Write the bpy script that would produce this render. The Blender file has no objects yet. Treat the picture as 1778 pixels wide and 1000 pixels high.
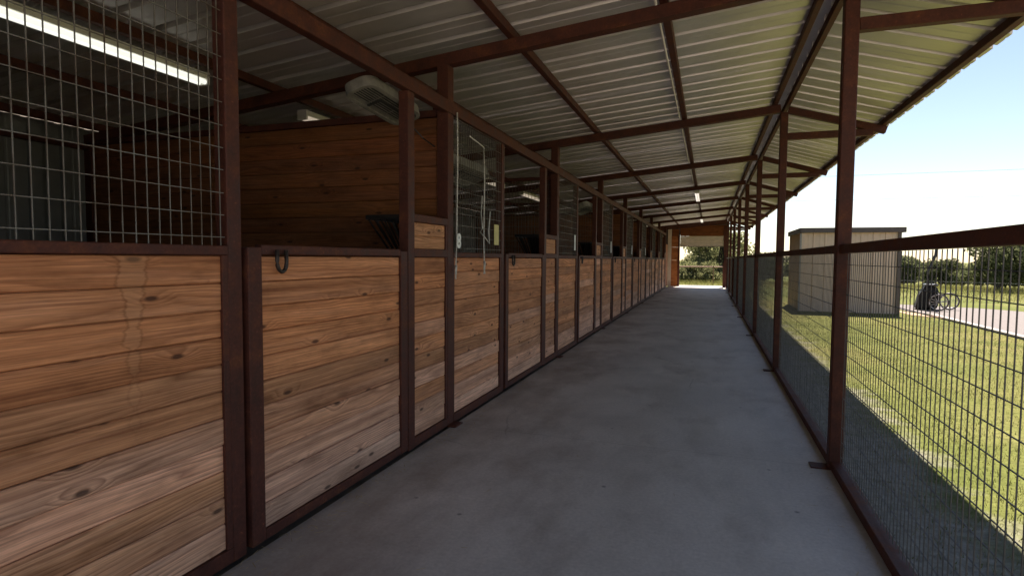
import bpy, bmesh, math, random
import numpy as np
from mathutils import Vector, Matrix, noise as mnoise
random.seed(7); rng = np.random.default_rng(7)
sc = bpy.context.scene
col = sc.collection
R = math.radians

# ------------------------------------------------------------------ camera
YAW, PITCH, ROLL, FPX, EYE = 0.33384, 0.05238, 0.00711, 983.85, 1.454
fw = Vector((-math.sin(YAW)*math.cos(PITCH), math.cos(YAW)*math.cos(PITCH), -math.sin(PITCH)))
rt = Vector((math.cos(YAW), math.sin(YAW), 0)); up = rt.cross(fw)
rt, up = rt*math.cos(ROLL)+up*math.sin(ROLL), up*math.cos(ROLL)-rt*math.sin(ROLL)
cd = bpy.data.cameras.new('camera'); cam = bpy.data.objects.new('camera', cd); col.objects.link(cam)
cd.sensor_width = 36; cd.lens = FPX/1778*36; cd.clip_end = 3000; cd.clip_start = 0.05
cam.matrix_world = Matrix(((rt.x, up.x, -fw.x, 0), (rt.y, up.y, -fw.y, 0), (rt.z, up.z, -fw.z, EYE), (0, 0, 0, 1)))
sc.camera = cam

# ------------------------------------------------------------------ sky, sun, exposure
SUN = Vector((0.134, 0.56, 1.0)).normalized()          # towards the sun
EL = math.asin(SUN.z); AZ = math.atan2(SUN.x, SUN.y)
w = bpy.data.worlds.new('World'); sc.world = w; w.use_nodes = True
nt = w.node_tree; bg = nt.nodes['Background']
sky = nt.nodes.new('ShaderNodeTexSky'); sky.sky_type = 'NISHITA'; sky.sun_disc = False
sky.sun_elevation = EL; sky.sun_rotation = AZ; sky.air_density = 1.0; sky.dust_density = .15; sky.ozone_density = 1.0
nt.links.new(sky.outputs[0], bg.inputs[0]); bg.inputs[1].default_value = 0.05
sl = bpy.data.lights.new('sun', 'SUN'); so = bpy.data.objects.new('sun', sl); col.objects.link(so)
sl.energy = 4.7; sl.angle = R(0.5); sl.color = (1.0, 0.95, 0.86)
so.rotation_euler = (-SUN).to_track_quat('-Z', 'Y').to_euler(); so.location = SUN*60
vs = sc.view_settings; vs.view_transform = 'Standard'; vs.look = 'None'; vs.gamma = 1; vs.use_curve_mapping = False
vs.exposure = 1.84
vs.use_white_balance = True; vs.white_balance_temperature = 7000; vs.white_balance_tint = 18
cy = sc.cycles
cy.max_bounces = 12; cy.diffuse_bounces = 7; cy.glossy_bounces = 4; cy.transmission_bounces = 4
cy.sample_clamp_indirect = 8; cy.use_denoising = True; cy.caustics_reflective = False; cy.caustics_refractive = False
try: cy.denoiser = 'OPENIMAGEDENOISE'
except Exception: pass

# ------------------------------------------------------------------ materials
def mat(name):
    m = bpy.data.materials.new(name); m.use_nodes = True
    n = m.node_tree.nodes; l = m.node_tree.links
    return m, n, l, n['Principled BSDF']
def N(n, t, **kw):
    x = n.new(t)
    for k, v in kw.items():
        if k in ('op',): x.operation = v
        elif hasattr(x, k) and k not in x.inputs: setattr(x, k, v)
        else: x.inputs[k].default_value = v
    return x
def ramp(n, stops, interp='LINEAR'):
    r = n.new('ShaderNodeValToRGB'); r.color_ramp.interpolation = interp
    e = r.color_ramp.elements
    while len(e) < len(stops): e.new(0.5)
    for el, (p, c) in zip(e, stops):
        el.position = p; el.color = c if len(c) == 4 else (*c, 1)
    return r
def mixc(n, l, a, b, fac, mode='MIX'):
    x = n.new('ShaderNodeMix'); x.data_type = 'RGBA'; x.blend_type = mode
    for i, v in ((6, a), (7, b)):
        if hasattr(v, 'links'): l.new(v, x.inputs[i])
        else: x.inputs[i].default_value = (*v, 1)
    if hasattr(fac, 'links'): l.new(fac, x.inputs[0])
    else: x.inputs[0].default_value = fac
    return x.outputs[2]
def math_(n, l, op, a, b=None, clamp=False):
    x = n.new('ShaderNodeMath'); x.operation = op; x.use_clamp = clamp
    for i, v in enumerate((a, b)):
        if v is None: continue
        if hasattr(v, 'links'): l.new(v, x.inputs[i])
        else: x.inputs[i].default_value = v
    return x.outputs[0]
def bump(n, l, h, bsdf, strength, dist):
    b = n.new('ShaderNodeBump'); b.inputs['Strength'].default_value = strength; b.inputs['Distance'].default_value = dist
    l.new(h, b.inputs['Height']); l.new(b.outputs[0], bsdf.inputs['Normal'])
def noise(n, l, vec, scale, detail=4, rough=.55, dist=0):
    x = n.new('ShaderNodeTexNoise'); x.inputs['Scale'].default_value = scale; x.inputs['Detail'].default_value = detail
    x.inputs['Roughness'].default_value = rough; x.inputs['Distortion'].default_value = dist
    if vec is not None: l.new(vec, x.inputs['Vector'])
    return x
def mapping(n, l, vec, scale):
    x = n.new('ShaderNodeMapping'); x.inputs['Scale'].default_value = scale; l.new(vec, x.inputs['Vector']); return x.outputs[0]

def plain(name, c, rough=.6, metal=0, var=.25, scale=8, bmp=0):
    m, n, l, b = mat(name)
    tc = n.new('ShaderNodeTexCoord'); ns = noise(n, l, tc.outputs['Object'], scale, 5)
    lo = tuple(v*(1-var) for v in c); hi = tuple(min(1, v*(1+var)) for v in c)
    r = ramp(n, [(.3, lo), (.7, hi)]); l.new(ns.outputs[0], r.inputs[0]); l.new(r.outputs[0], b.inputs['Base Color'])
    b.inputs['Roughness'].default_value = rough; b.inputs['Metallic'].default_value = metal
    if bmp: bump(n, l, ns.outputs[0], b, .4, bmp)
    return m

def make_wood(name, dark, light, knotc, along='Y'):
    """pine boards: object colour carries each board's own stain or weathering"""
    m, n, l, b = mat(name)
    tc = n.new('ShaderNodeTexCoord'); oi = n.new('ShaderNodeObjectInfo')
    sep = n.new('ShaderNodeSeparateXYZ'); l.new(tc.outputs['Object'], sep.inputs[0])
    L = sep.outputs[1] if along == 'Y' else sep.outputs[0]
    T = sep.outputs[0] if along == 'Y' else sep.outputs[1]
    off = math_(n, l, 'MULTIPLY', oi.outputs['Random'], 77.0)
    Lo = math_(n, l, 'ADD', L, off)
    def vec(a, bb, c):
        x = n.new('ShaderNodeCombineXYZ')
        for i, v in enumerate((a, bb, c)):
            if hasattr(v, 'links'): l.new(v, x.inputs[i])
            else: x.inputs[i].default_value = v
        return x.outputs[0]
    H = sep.outputs[2]
    # knots: sparse voronoi cells
    kv = n.new('ShaderNodeTexVoronoi'); kv.voronoi_dimensions = '2D'; kv.inputs['Scale'].default_value = 1.0
    l.new(vec(math_(n, l, 'MULTIPLY', Lo, 2.1), math_(n, l, 'ADD', math_(n, l, 'MULTIPLY', H, 6.0), math_(n, l, 'MULTIPLY', off, 3.3)), 0), kv.inputs['Vector'])
    kd = kv.outputs['Distance']
    pick = n.new('ShaderNodeSeparateColor'); l.new(kv.outputs['Color'], pick.inputs[0])
    on = math_(n, l, 'GREATER_THAN', pick.outputs[0], .40)
    kr = n.new('ShaderNodeMapRange'); kr.inputs[1].default_value = .26; kr.inputs[2].default_value = .04; l.new(kd, kr.inputs[0])
    halo = math_(n, l, 'MULTIPLY', kr.outputs[0], on)
    kr2 = n.new('ShaderNodeMapRange'); kr2.inputs[1].default_value = .085; kr2.inputs[2].default_value = .04; l.new(kd, kr2.inputs[0])
    knot = math_(n, l, 'MULTIPLY', kr2.outputs[0], on)
    # cathedral grain
    n1 = noise(n, l, vec(math_(n, l, 'MULTIPLY', Lo, .75), math_(n, l, 'MULTIPLY', H, 5.5), off), 1.0, 2, .45)
    f1 = math_(n, l, 'MULTIPLY', n1.outputs[0], 11.0)
    f2 = math_(n, l, 'MULTIPLY', halo, 2.2)
    ph = math_(n, l, 'ADD', math_(n, l, 'ADD', f1, f2), math_(n, l, 'MULTIPLY', H, 46.0))
    sn = math_(n, l, 'FRACT', ph)
    gr = ramp(n, [(0, (.15,)*3), (.4, (.68,)*3), (.8, (.92,)*3), (.94, (.4,)*3), (1, (.15,)*3)]); l.new(sn, gr.inputs[0])
    fib = noise(n, l, vec(math_(n, l, 'MULTIPLY', Lo, 5), math_(n, l, 'MULTIPLY', H, 170), math_(n, l, 'MULTIPLY', T, 60)), 1.0, 2, .6)
    blot = noise(n, l, vec(math_(n, l, 'MULTIPLY', Lo, 2.2), math_(n, l, 'MULTIPLY', H, 7), off), 1.0, 5, .65)
    stk = noise(n, l, vec(math_(n, l, 'MULTIPLY', Lo, .55), math_(n, l, 'MULTIPLY', H, 34), off), 1.0, 4, .62)
    skr = ramp(n, [(.32, (0,)*3), (.68, (1,)*3)]); l.new(stk.outputs[0], skr.inputs[0])
    gmask = noise(n, l, vec(math_(n, l, 'MULTIPLY', Lo, .8), math_(n, l, 'MULTIPLY', H, 3), math_(n, l, 'ADD', off, 9)), 1.0, 2, .5)
    gm = ramp(n, [(.38, (.12,)*3), (.62, (.85,)*3)]); l.new(gmask.outputs[0], gm.inputs[0])
    base = mixc(n, l, dark, light, mixc(n, l, skr.outputs[0], gr.outputs[0], gm.outputs[0]))
    fr = ramp(n, [(.3, (.68,)*3), (.65, (1.14,)*3)]); l.new(fib.outputs[0], fr.inputs[0])
    base = mixc(n, l, base, fr.outputs[0], .8, 'MULTIPLY')
    br = ramp(n, [(.3, (.60, .55, .50)), (.47, (1, 1, 1)), (.7, (1.3, 1.3, 1.3))]); l.new(blot.outputs[0], br.inputs[0])
    base = mixc(n, l, base, br.outputs[0], .85, 'MULTIPLY')
    base = mixc(n, l, base, knotc, math_(n, l, 'MULTIPLY', knot, .85))
    # board tint: object colour rgb tints, alpha = how grey and bleached
    tint = mixc(n, l, base, oi.outputs['Color'], 1.0, 'MULTIPLY')
    hs = n.new('ShaderNodeHueSaturation'); hs.inputs['Saturation'].default_value = .74; hs.inputs['Value'].default_value = 1.42; l.new(tint, hs.inputs['Color'])
    wpat = noise(n, l, vec(math_(n, l, 'MULTIPLY', Lo, 1.4), math_(n, l, 'MULTIPLY', H, 14), off), 1.0, 4, .6)
    wf = math_(n, l, 'SUBTRACT', math_(n, l, 'ADD', math_(n, l, 'SUBTRACT', 1.0, oi.outputs['Alpha']), math_(n, l, 'MULTIPLY', wpat.outputs[0], .7)), .35, clamp=True)
    fin = mixc(n, l, tint, hs.outputs[0], wf)
    if along == 'Y':   # pale drip marks run down the nearest plank panel
        gp = n.new('ShaderNodeNewGeometry'); gs = n.new('ShaderNodeSeparateXYZ'); l.new(gp.outputs['Position'], gs.inputs[0])
        jag = noise(n, l, vec(0, math_(n, l, 'MULTIPLY', gs.outputs[1], 3), math_(n, l, 'MULTIPLY', gs.outputs[2], 26)), 1.0, 3, .6)
        dy = math_(n, l, 'ABSOLUTE', math_(n, l, 'ADD', gs.outputs[1], -1.595))
        half = math_(n, l, 'ADD', math_(n, l, 'MULTIPLY', math_(n, l, 'POWER', math_(n, l, 'MAXIMUM', math_(n, l, 'SUBTRACT', gs.outputs[2], .62), .001), 2.0), .085), math_(n, l, 'MULTIPLY', math_(n, l, 'SUBTRACT', jag.outputs[0], .42), .10))
        e = math_(n, l, 'SUBTRACT', half, dy)
        ins = n.new('ShaderNodeMapRange'); ins.inputs[1].default_value = 0; ins.inputs[2].default_value = .008; l.new(e, ins.inputs[0])
        zf = n.new('ShaderNodeMapRange'); zf.inputs[1].default_value = .62; zf.inputs[2].default_value = 1.2; l.new(gs.outputs[2], zf.inputs[0])
        rim = n.new('ShaderNodeMapRange'); rim.inputs[1].default_value = .010; rim.inputs[2].default_value = .001; l.new(math_(n, l, 'ABSOLUTE', e), rim.inputs[0])
        fin = mixc(n, l, fin, (.54, .29, .15), math_(n, l, 'MULTIPLY', math_(n, l, 'MULTIPLY', ins.outputs[0], zf.outputs[0]), .24))
        fin = mixc(n, l, fin, (.14, .05, .02), math_(n, l, 'MULTIPLY', math_(n, l, 'MULTIPLY', rim.outputs[0], zf.outputs[0]), .38))
    l.new(fin, b.inputs['Base Color']); b.inputs['Roughness'].default_value = .72
    b.inputs['Specular IOR Level'].default_value = .25
    hh = math_(n, l, 'ADD', math_(n, l, 'MULTIPLY', fib.outputs[0], .5), math_(n, l, 'MULTIPLY', gr.outputs[0], .35))
    bump(n, l, hh, b, .35, .004)
    return m
WOOD = make_wood('pine_board', (.25, .092, .038), (.62, .30, .14), (.05, .02, .011))
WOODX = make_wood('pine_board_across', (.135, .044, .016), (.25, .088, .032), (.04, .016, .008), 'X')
REDWOOD = make_wood('stained_board', (.30, .10, .03), (.42, .15, .045), (.09, .03, .012), 'X')

m, n, l, b = mat('rust_brown_steel'); STEEL = m
tc = n.new('ShaderNodeTexCoord'); a1 = noise(n, l, tc.outputs['Object'], 9, 6, .6); a2 = noise(n, l, tc.outputs['Object'], 70, 3, .6)
r1 = ramp(n, [(.3, (.054, .0175, .013)), (.55, (.088, .027, .0175)), (.75, (.14, .048, .022))]); l.new(a1.outputs[0], r1.inputs[0])
r2 = ramp(n, [(.3, (.7,)*3), (.6, (1,)*3), (.69, (1.25, 1.2, 1.15)), (.74, (2.6, 2.5, 2.4))]); l.new(a2.outputs[0], r2.inputs[0])
l.new(mixc(n, l, r1.outputs[0], r2.outputs[0], .8, 'MULTIPLY'), b.inputs['Base Color'])
rr = ramp(n, [(.3, (.5,)*3), (.7, (.72,)*3)]); l.new(a1.outputs[0], rr.inputs[0]); l.new(rr.outputs[0], b.inputs['Roughness'])
bump(n, l, a2.outputs[0], b, .25, .002)

m, n, l, b = mat('galvanised_sheet'); GALV = m
tc = n.new('ShaderNodeTexCoord'); geo = n.new('ShaderNodeNewGeometry')
a1 = noise(n, l, mapping(n, l, geo.outputs['Position'], (.35, 3, 1)), 1.1, 4, .5); a2 = noise(n, l, tc.outputs['Object'], 5, 3, .5)
r1 = ramp(n, [(.3, (.60, .555, .54)), (.7, (.74, .69, .67))]); l.new(a1.outputs[0], r1.inputs[0])
r2 = ramp(n, [(.3, (.93,)*3), (.7, (1.05,)*3)]); l.new(a2.outputs[0], r2.inputs[0])
l.new(mixc(n, l, r1.outputs[0], r2.outputs[0], 1, 'MULTIPLY'), b.inputs['Base Color'])
b.inputs['Metallic'].default_value = .55
rr = ramp(n, [(.3, (.38,)*3), (.7, (.44,)*3)]); l.new(a2.outputs[0], rr.inputs[0]); l.new(rr.outputs[0], b.inputs['Roughness'])

m, n, l, b = mat('wire'); WIRE = m
tc = n.new('ShaderNodeTexCoord'); a1 = noise(n, l, tc.outputs['Object'], 5, 5, .65)
r1 = ramp(n, [(.35, (.17, .16, .145)), (.55, (.12, .095, .075)), (.7, (.07, .04, .025))]); l.new(a1.outputs[0], r1.inputs[0]); l.new(r1.outputs[0], b.inputs['Base Color'])
b.inputs['Metallic'].default_value = .35; b.inputs['Roughness'].default_value = .55

WIRE_SHADED = plain('shaded_wire', (.085, .08, .075), .6, .2, .3, 6)  # same wire as the grilles, its shaded look put into the colour
m, n, l, b = mat('concrete'); CONC = m
geo = n.new('ShaderNodeNewGeometry'); P = geo.outputs['Position']
a1 = noise(n, l, P, .9, 7, .62, .4); a2 = noise(n, l, mapping(n, l, P, (1.3, .5, 1)), 2.2, 8, .68, .3); a3 = noise(n, l, P, 45, 6, .72)
r1 = ramp(n, [(.3, (.48, .44, .385)), (.5, (.56, .513, .448)), (.72, (.64, .59, .515))]); l.new(a1.outputs[0], r1.inputs[0])
r2 = ramp(n, [(.28, (.74,)*3), (.5, (1,)*3), (.75, (1.12,)*3)]); l.new(a2.outputs[0], r2.inputs[0])
r3 = ramp(n, [(.3, (.8,)*3), (.7, (1.14,)*3)]); l.new(a3.outputs[0], r3.inputs[0])
c = mixc(n, l, r1.outputs[0], r2.outputs[0], .8, 'MULTIPLY'); c = mixc(n, l, c, r3.outputs[0], .8, 'MULTIPLY')
# brown rust / dirt stains creeping out from the stall side and pale drips
sp = n.new('ShaderNodeSeparateXYZ'); l.new(P, sp.inputs[0])
edge = n.new('ShaderNodeMapRange'); edge.inputs[1].default_value = -1.0; edge.inputs[2].default_value = -2.05; l.new(sp.outputs[0], edge.inputs[0])
st = noise(n, l, mapping(n, l, P, (1, .55, 1)), 1.6, 6, .62)
sf = math_(n, l, 'MULTIPLY', math_(n, l, 'SUBTRACT', math_(n, l, 'ADD', st.outputs[0], math_(n, l, 'MULTIPLY', edge.outputs[0], .24)), .53), 4.0, clamp=True)
c = mixc(n, l, c, (.20, .15, .115), math_(n, l, 'MULTIPLY', sf, .65))
# scattered dark spots
vo = n.new('ShaderNodeTexVoronoi'); vo.inputs['Scale'].default_value = 2.6; l.new(P, vo.inputs['Vector'])
vs_ = n.new('ShaderNodeMapRange'); vs_.inputs[1].default_value = .05; vs_.inputs[2].default_value = .02; l.new(vo.outputs['Distance'], vs_.inputs[0])
c = mixc(n, l, c, (.12, .115, .11), math_(n, l, 'MULTIPLY', vs_.outputs[0], .7))
l.new(c, b.inputs['Base Color'])
# fine scuffs, hairline cracks and the sawn joints between pours
sc1 = noise(n, l, mapping(n, l, P, (9, 1.6, 1)), 2.0, 6, .7, .6); rs = ramp(n, [(.62, (0,)*3), (.72, (1,)*3)]); l.new(sc1.outputs[0], rs.inputs[0])
c = mixc(n, l, c, (.58, .56, .53), math_(n, l, 'MULTIPLY', rs.outputs[0], .28))
cv = n.new('ShaderNodeTexVoronoi'); cv.feature = 'DISTANCE_TO_EDGE'; cv.inputs['Scale'].default_value = .45
wob = noise(n, l, P, 2.5, 5, .6); l.new(mixc(n, l, P, wob.outputs['Color'], .16), cv.inputs['Vector'])
cr = n.new('ShaderNodeMapRange'); cr.inputs[1].default_value = .0035; cr.inputs[2].default_value = .0012; l.new(cv.outputs['Distance'], cr.inputs[0])
cm = noise(n, l, P, .55, 2, .5); cmr = ramp(n, [(.5, (0,)*3), (.6, (1,)*3)]); l.new(cm.outputs[0], cmr.inputs[0])
c = mixc(n, l, c, (.10, .09, .08), math_(n, l, 'MULTIPLY', math_(n, l, 'MULTIPLY', cr.outputs[0], cmr.outputs[0]), .35))
jm = math_(n, l, 'ABSOLUTE', math_(n, l, 'SUBTRACT', math_(n, l, 'FRACT', math_(n, l, 'MULTIPLY', math_(n, l, 'ADD', sp.outputs[1], -2.61+3.66*10), 1/3.66)), .5))
jr = n.new('ShaderNodeMapRange'); jr.inputs[1].default_value = .0016; jr.inputs[2].default_value = .0009; l.new(jm, jr.inputs[0])
c = mixc(n, l, c, (.11, .10, .09), math_(n, l, 'MULTIPLY', jr.outputs[0], .25))
l.new(c, b.inputs['Base Color'])
rr = ramp(n, [(.3, (.5,)*3), (.7, (.78,)*3)]); l.new(a2.outputs[0], rr.inputs[0]); l.new(rr.outputs[0], b.inputs['Roughness'])
bump(n, l, math_(n, l, 'ADD', a3.outputs[0], math_(n, l, 'MULTIPLY', a2.outputs[0], 2)), b, .18, .004)

m, n, l, b = mat('lawn'); LAWN = m
geo = n.new('ShaderNodeNewGeometry'); P = geo.outputs['Position']
a1 = noise(n, l, P, .5, 6, .6); a2 = noise(n, l, P, 18, 5, .7); a3 = noise(n, l, P, .07, 4, .5)
r1 = ramp(n, [(.3, (.076, .090, .023)), (.5, (.108, .117, .034)), (.7, (.150, .142, .056))]); l.new(a1.outputs[0], r1.inputs[0])
r2 = ramp(n, [(.25, (.5,)*3), (.7, (1.35,)*3)]); l.new(a2.outputs[0], r2.inputs[0])
c = mixc(n, l, r1.outputs[0], r2.outputs[0], .9, 'MULTIPLY')
r3 = ramp(n, [(.35, (.85, 1, .8)), (.65, (1.15, 1.02, .95))]); l.new(a3.outputs[0], r3.inputs[0])
c = mixc(n, l, c, r3.outputs[0], 1, 'MULTIPLY')
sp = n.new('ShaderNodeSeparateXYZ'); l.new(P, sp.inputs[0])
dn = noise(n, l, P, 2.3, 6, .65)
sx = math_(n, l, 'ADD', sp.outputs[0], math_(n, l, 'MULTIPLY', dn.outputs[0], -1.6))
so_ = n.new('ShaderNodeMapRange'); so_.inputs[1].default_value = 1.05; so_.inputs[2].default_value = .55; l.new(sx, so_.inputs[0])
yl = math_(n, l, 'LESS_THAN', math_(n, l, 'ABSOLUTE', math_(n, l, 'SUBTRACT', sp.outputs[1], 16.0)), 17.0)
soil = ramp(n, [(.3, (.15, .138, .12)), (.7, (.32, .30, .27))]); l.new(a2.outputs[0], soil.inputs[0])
bald = noise(n, l, P, 1.1, 6, .7); br_ = ramp(n, [(.66, (0,)*3), (.74, (1,)*3)]); l.new(bald.outputs[0], br_.inputs[0])
c = mixc(n, l, c, (.30, .235, .16), math_(n, l, 'MULTIPLY', br_.outputs[0], .6))
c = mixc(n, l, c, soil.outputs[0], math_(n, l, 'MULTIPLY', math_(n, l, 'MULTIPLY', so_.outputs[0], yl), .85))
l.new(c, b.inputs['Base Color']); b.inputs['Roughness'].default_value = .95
b.inputs['Specular IOR Level'].default_value = .1
bump(n, l, a2.outputs[0], b, .8, .03)

def leafmat(name, c1, c2, trans=.35):
    m, n, l, b = mat(name)
    geo = n.new('ShaderNodeNewGeometry'); oi = n.new('ShaderNodeObjectInfo')
    rr = n.new('ShaderNodeTexWhiteNoise'); rr.noise_dimensions = '1D'
    l.new(geo.outputs['Random Per Island'], rr.inputs['W'])
    r = ramp(n, [(0, c1), (1, c2)]); l.new(rr.outputs['Value'], r.inputs[0])
    hs = n.new('ShaderNodeHueSaturation'); l.new(r.outputs[0], hs.inputs['Color'])
    l.new(math_(n, l, 'ADD', math_(n, l, 'MULTIPLY', oi.outputs['Random'], .35), .82), hs.inputs['Value'])
    out = n['Material Output']
    d = n.new('ShaderNodeBsdfDiffuse'); t = n.new('ShaderNodeBsdfTranslucent'); mx = n.new('ShaderNodeMixShader'); mx.inputs[0].default_value = trans
    l.new(hs.outputs[0], d.inputs[0]); l.new(hs.outputs[0], t.inputs[0]); l.new(d.outputs[0], mx.inputs[1]); l.new(t.outputs[0], mx.inputs[2])
    l.new(mx.outputs[0], out.inputs[0]); n.remove(b)
    return m
BLADE = leafmat('grass_blade', (.070, .086, .021), (.142, .142, .046), .3)
TALL = leafmat('tall_grass', (.11, .125, .03), (.26, .235, .09), .3)
LEAF = leafmat('oak_leaf', (.055, .070, .034), (.15, .165, .08), .45)  # greyed and lightened, distance haze put into the leaf colour
LEAF2 = leafmat('pale_leaf', (.10, .115, .05), (.24, .24, .115), .5)
BARK = plain('bark', (.10, .08, .065), .9, 0, .4, 12, .02)
BLACKM = plain('black_plastic', (.012, .012, .013), .38, 0, .3, 15)
BLACKC = plain('black_vinyl', (.006, .006, .007), .6, 0, .4, 10)
WHITEP = plain('white_enamel', (.72, .71, .66), .4, 0, .08, 10)
DUSTY = plain('dusty_white_plastic', (.18, .165, .14), .65, 0, .3, 14)
DARKGAP = plain('dark_fan_interior', (.03, .028, .026), .7, 0, .3, 8)
ROPE = plain('white_rope', (.55, .52, .47), .9, 0, .25, 60, .002)
YELLOW = plain('yellow_card', (.62, .53, .22), .7, 0, .12, 12)
WHITEC = plain('white_card', (.72, .72, .70), .7, 0, .06, 12)
BEIGE = plain('beige_steel', (.56, .48, .38), .5, 0, .1, 6)
TAN = plain('tan_siding', (.64, .475, .35), .55, 0, .07, 5)
TRIM = plain('brown_trim', (.085, .062, .052), .5, 0, .12, 8)
IRON = plain('dark_iron', (.045, .035, .03), .5, .6, .3, 30, .001)
DIRT = plain('stall_bedding', (.11, .085, .06), .95, 0, .4, 6, .02)
GRAVEL = plain('gravel', (.135, .122, .114), .95, 0, .25, 25, .02)
KERBM = plain('pale_kerb', (.30, .285, .26), .8, 0, .08, 12)
EARTH = plain('bare_earth', (.30, .20, .13), .95, 0, .2, 6, .02)
PIPE = plain('rusty_pipe', (.20, .105, .06), .6, .2, .25, 12)
TPOST = plain('steel_post', (.05, .05, .05), .6, .3, .3, 12)
for m_ in (BLACKC, STEEL): m_.node_tree.nodes['Principled BSDF'].inputs['Specular IOR Level'].default_value = .22
def emis(name, c, s):
    m, n, l, b = mat(name); b.inputs['Base Color'].default_value = (.8, .8, .8, 1)
    b.inputs['Emission Color'].default_value = (*c, 1); b.inputs['Emission Strength'].default_value = s; return m
TUBE_ON = emis('lit_tube', (.90, 1.0, .92), .27)
TUBE_AISLE = emis('lit_aisle_tube', (1.0, .98, .92), .24)
TUBE_DIM = emis('faint_tube', (1.0, .9, .72), .09)

# ------------------------------------------------------------------ mesh helpers
class MB:
    def __init__(s): s.v = []; s.f = []
    def box(s, x0, x1, y0, y1, z0, z1):
        k = len(s.v)
        s.v += [(x0,y0,z0),(x1,y0,z0),(x1,y1,z0),(x0,y1,z0),(x0,y0,z1),(x1,y0,z1),(x1,y1,z1),(x0,y1,z1)]
        s.f += [tuple(k+i for i in q) for q in ((3,2,1,0),(4,5,6,7),(0,1,5,4),(1,2,6,5),(2,3,7,6),(3,0,4,7))]
    def tube(s, pts, r, sides=6, cap=True, r2=None):
        pts = [Vector(p) for p in pts]; k0 = len(s.v); m_ = len(pts)
        for i, p in enumerate(pts):
            d = (pts[min(i+1, m_-1)]-pts[max(i-1, 0)]).normalized()
            a = d.cross(Vector((0, 0, 1)));
            if a.length < .05: a = d.cross(Vector((1, 0, 0)))
            a.normalize(); bb = d.cross(a)
            rr_ = r if r2 is None else r+(r2-r)*i/(m_-1)
            for j in range(sides):
                t = 2*math.pi*(j+.5)/sides; s.v.append(tuple(p+(a*math.cos(t)+bb*math.sin(t))*rr_))
        for i in range(m_-1):
            for j in range(sides):
                q = k0+i*sides; j2 = (j+1) % sides
                s.f.append((q+j, q+j2, q+sides+j2, q+sides+j))
        if cap:
            s.f.append(tuple(k0+j for j in range(sides))[::-1]); s.f.append(tuple(k0+(m_-1)*sides+j for j in range(sides)))
    def bar(s, a, b_, w, h, upv=(0, 0, 1)):
        a, b_ = Vector(a), Vector(b_); d = (b_-a).normalized(); side = d.cross(Vector(upv)).normalized(); u = side.cross(d)
        k = len(s.v)
        for p in (a, b_):
            for sx, sz in ((-1,-1),(1,-1),(1,1),(-1,1)): s.v.append(tuple(p+side*sx*w/2+u*sz*h/2))
        s.f += [tuple(k+i for i in q) for q in ((0,1,2,3),(7,6,5,4),(0,4,5,1),(1,5,6,2),(2,6,7,3),(3,7,4,0))]
    def mesh(s, name, bev=0, smooth=False):
        me = bpy.data.meshes.new(name); me.from_pydata(s.v, [], s.f)
        bm = bmesh.new(); bm.from_mesh(me)
        bmesh.ops.recalc_face_normals(bm, faces=bm.faces)
        if bev: bmesh.ops.bevel(bm, geom=list(bm.edges), offset=bev, segments=1, affect='EDGES', clamp_overlap=True)
        bm.to_mesh(me); bm.free()
        if smooth: me.polygons.foreach_set('use_smooth', [True]*len(me.polygons))
        return me
def link(name, me, m=None, parent=None, loc=(0,0,0), rot=(0,0,0)):
    if m is not None and len(me.materials) == 0: me.materials.append(m)
    o = bpy.data.objects.new(name, me); col.objects.link(o); o.location = loc; o.rotation_euler = rot
    if parent is not None: o.parent = parent
    return o
def thing(name, label, cat, loc=(0,0,0), group=None, rz=0):
    o = bpy.data.objects.new(name, None); col.objects.link(o); o.location = loc; o.rotation_euler = (0,0,rz); o.empty_display_size = .2
    tag(o, label, cat, group); return o
def tag(o, label, cat, group=None):
    o['label'] = label; o['category'] = cat
    if group: o['group'] = group
    return o
def struct(o): o['kind'] = 'structure'; return o
_bc = {}
def boxm(sx, sy, sz, mt, bev=.004):
    """shared bevelled box, centred in x and y, base at z=0"""
    k = (round(sx,4), round(sy,4), round(sz,4), mt.name, bev)
    if k not in _bc:
        b_ = MB(); b_.box(-sx/2, sx/2, -sy/2, sy/2, 0, sz); me = b_.mesh('box', bev); me.materials.append(mt); _bc[k] = me
    return _bc[k]
def bx(name, x0, x1, y0, y1, z0, z1, mt, parent=None, bev=.004):
    return link(name, boxm(x1-x0, y1-y0, z1-z0, mt, bev), None, parent, ((x0+x1)/2, (y0+y1)/2, z0))
def copy_tree(o, parent=None):
    c = o.copy(); col.objects.link(c); c.parent = parent
    for ch in list(o.children): copy_tree(ch, c)
    return c

# ------------------------------------------------------------------ layout constants (metres)
XL, XR, S, Y0 = -2.10, .867, 3.66, .78        # stall plane, fence line, bay length, first post
NB = 8; YEND = 31.95; XBACK = -6.5; YNEAR = -.6
def raf_z(x): return 3.12+.092*(x+2.1)         # rafter centre line on the stall side
RIDGE_X = .835; RZ = raf_z(RIDGE_X)
def over_z(x): return RZ-.30*(x-RIDGE_X)       # and on the overhang
GZ = -.12
def gz(x, y):
    r = max(0, math.hypot(x-3, y-10)-27)
    return GZ - min(1.5, .03*r*min(1, r/12)) + .10*mnoise.noise((x*.03, y*.03, 3.3))*min(1, r/10)

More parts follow.
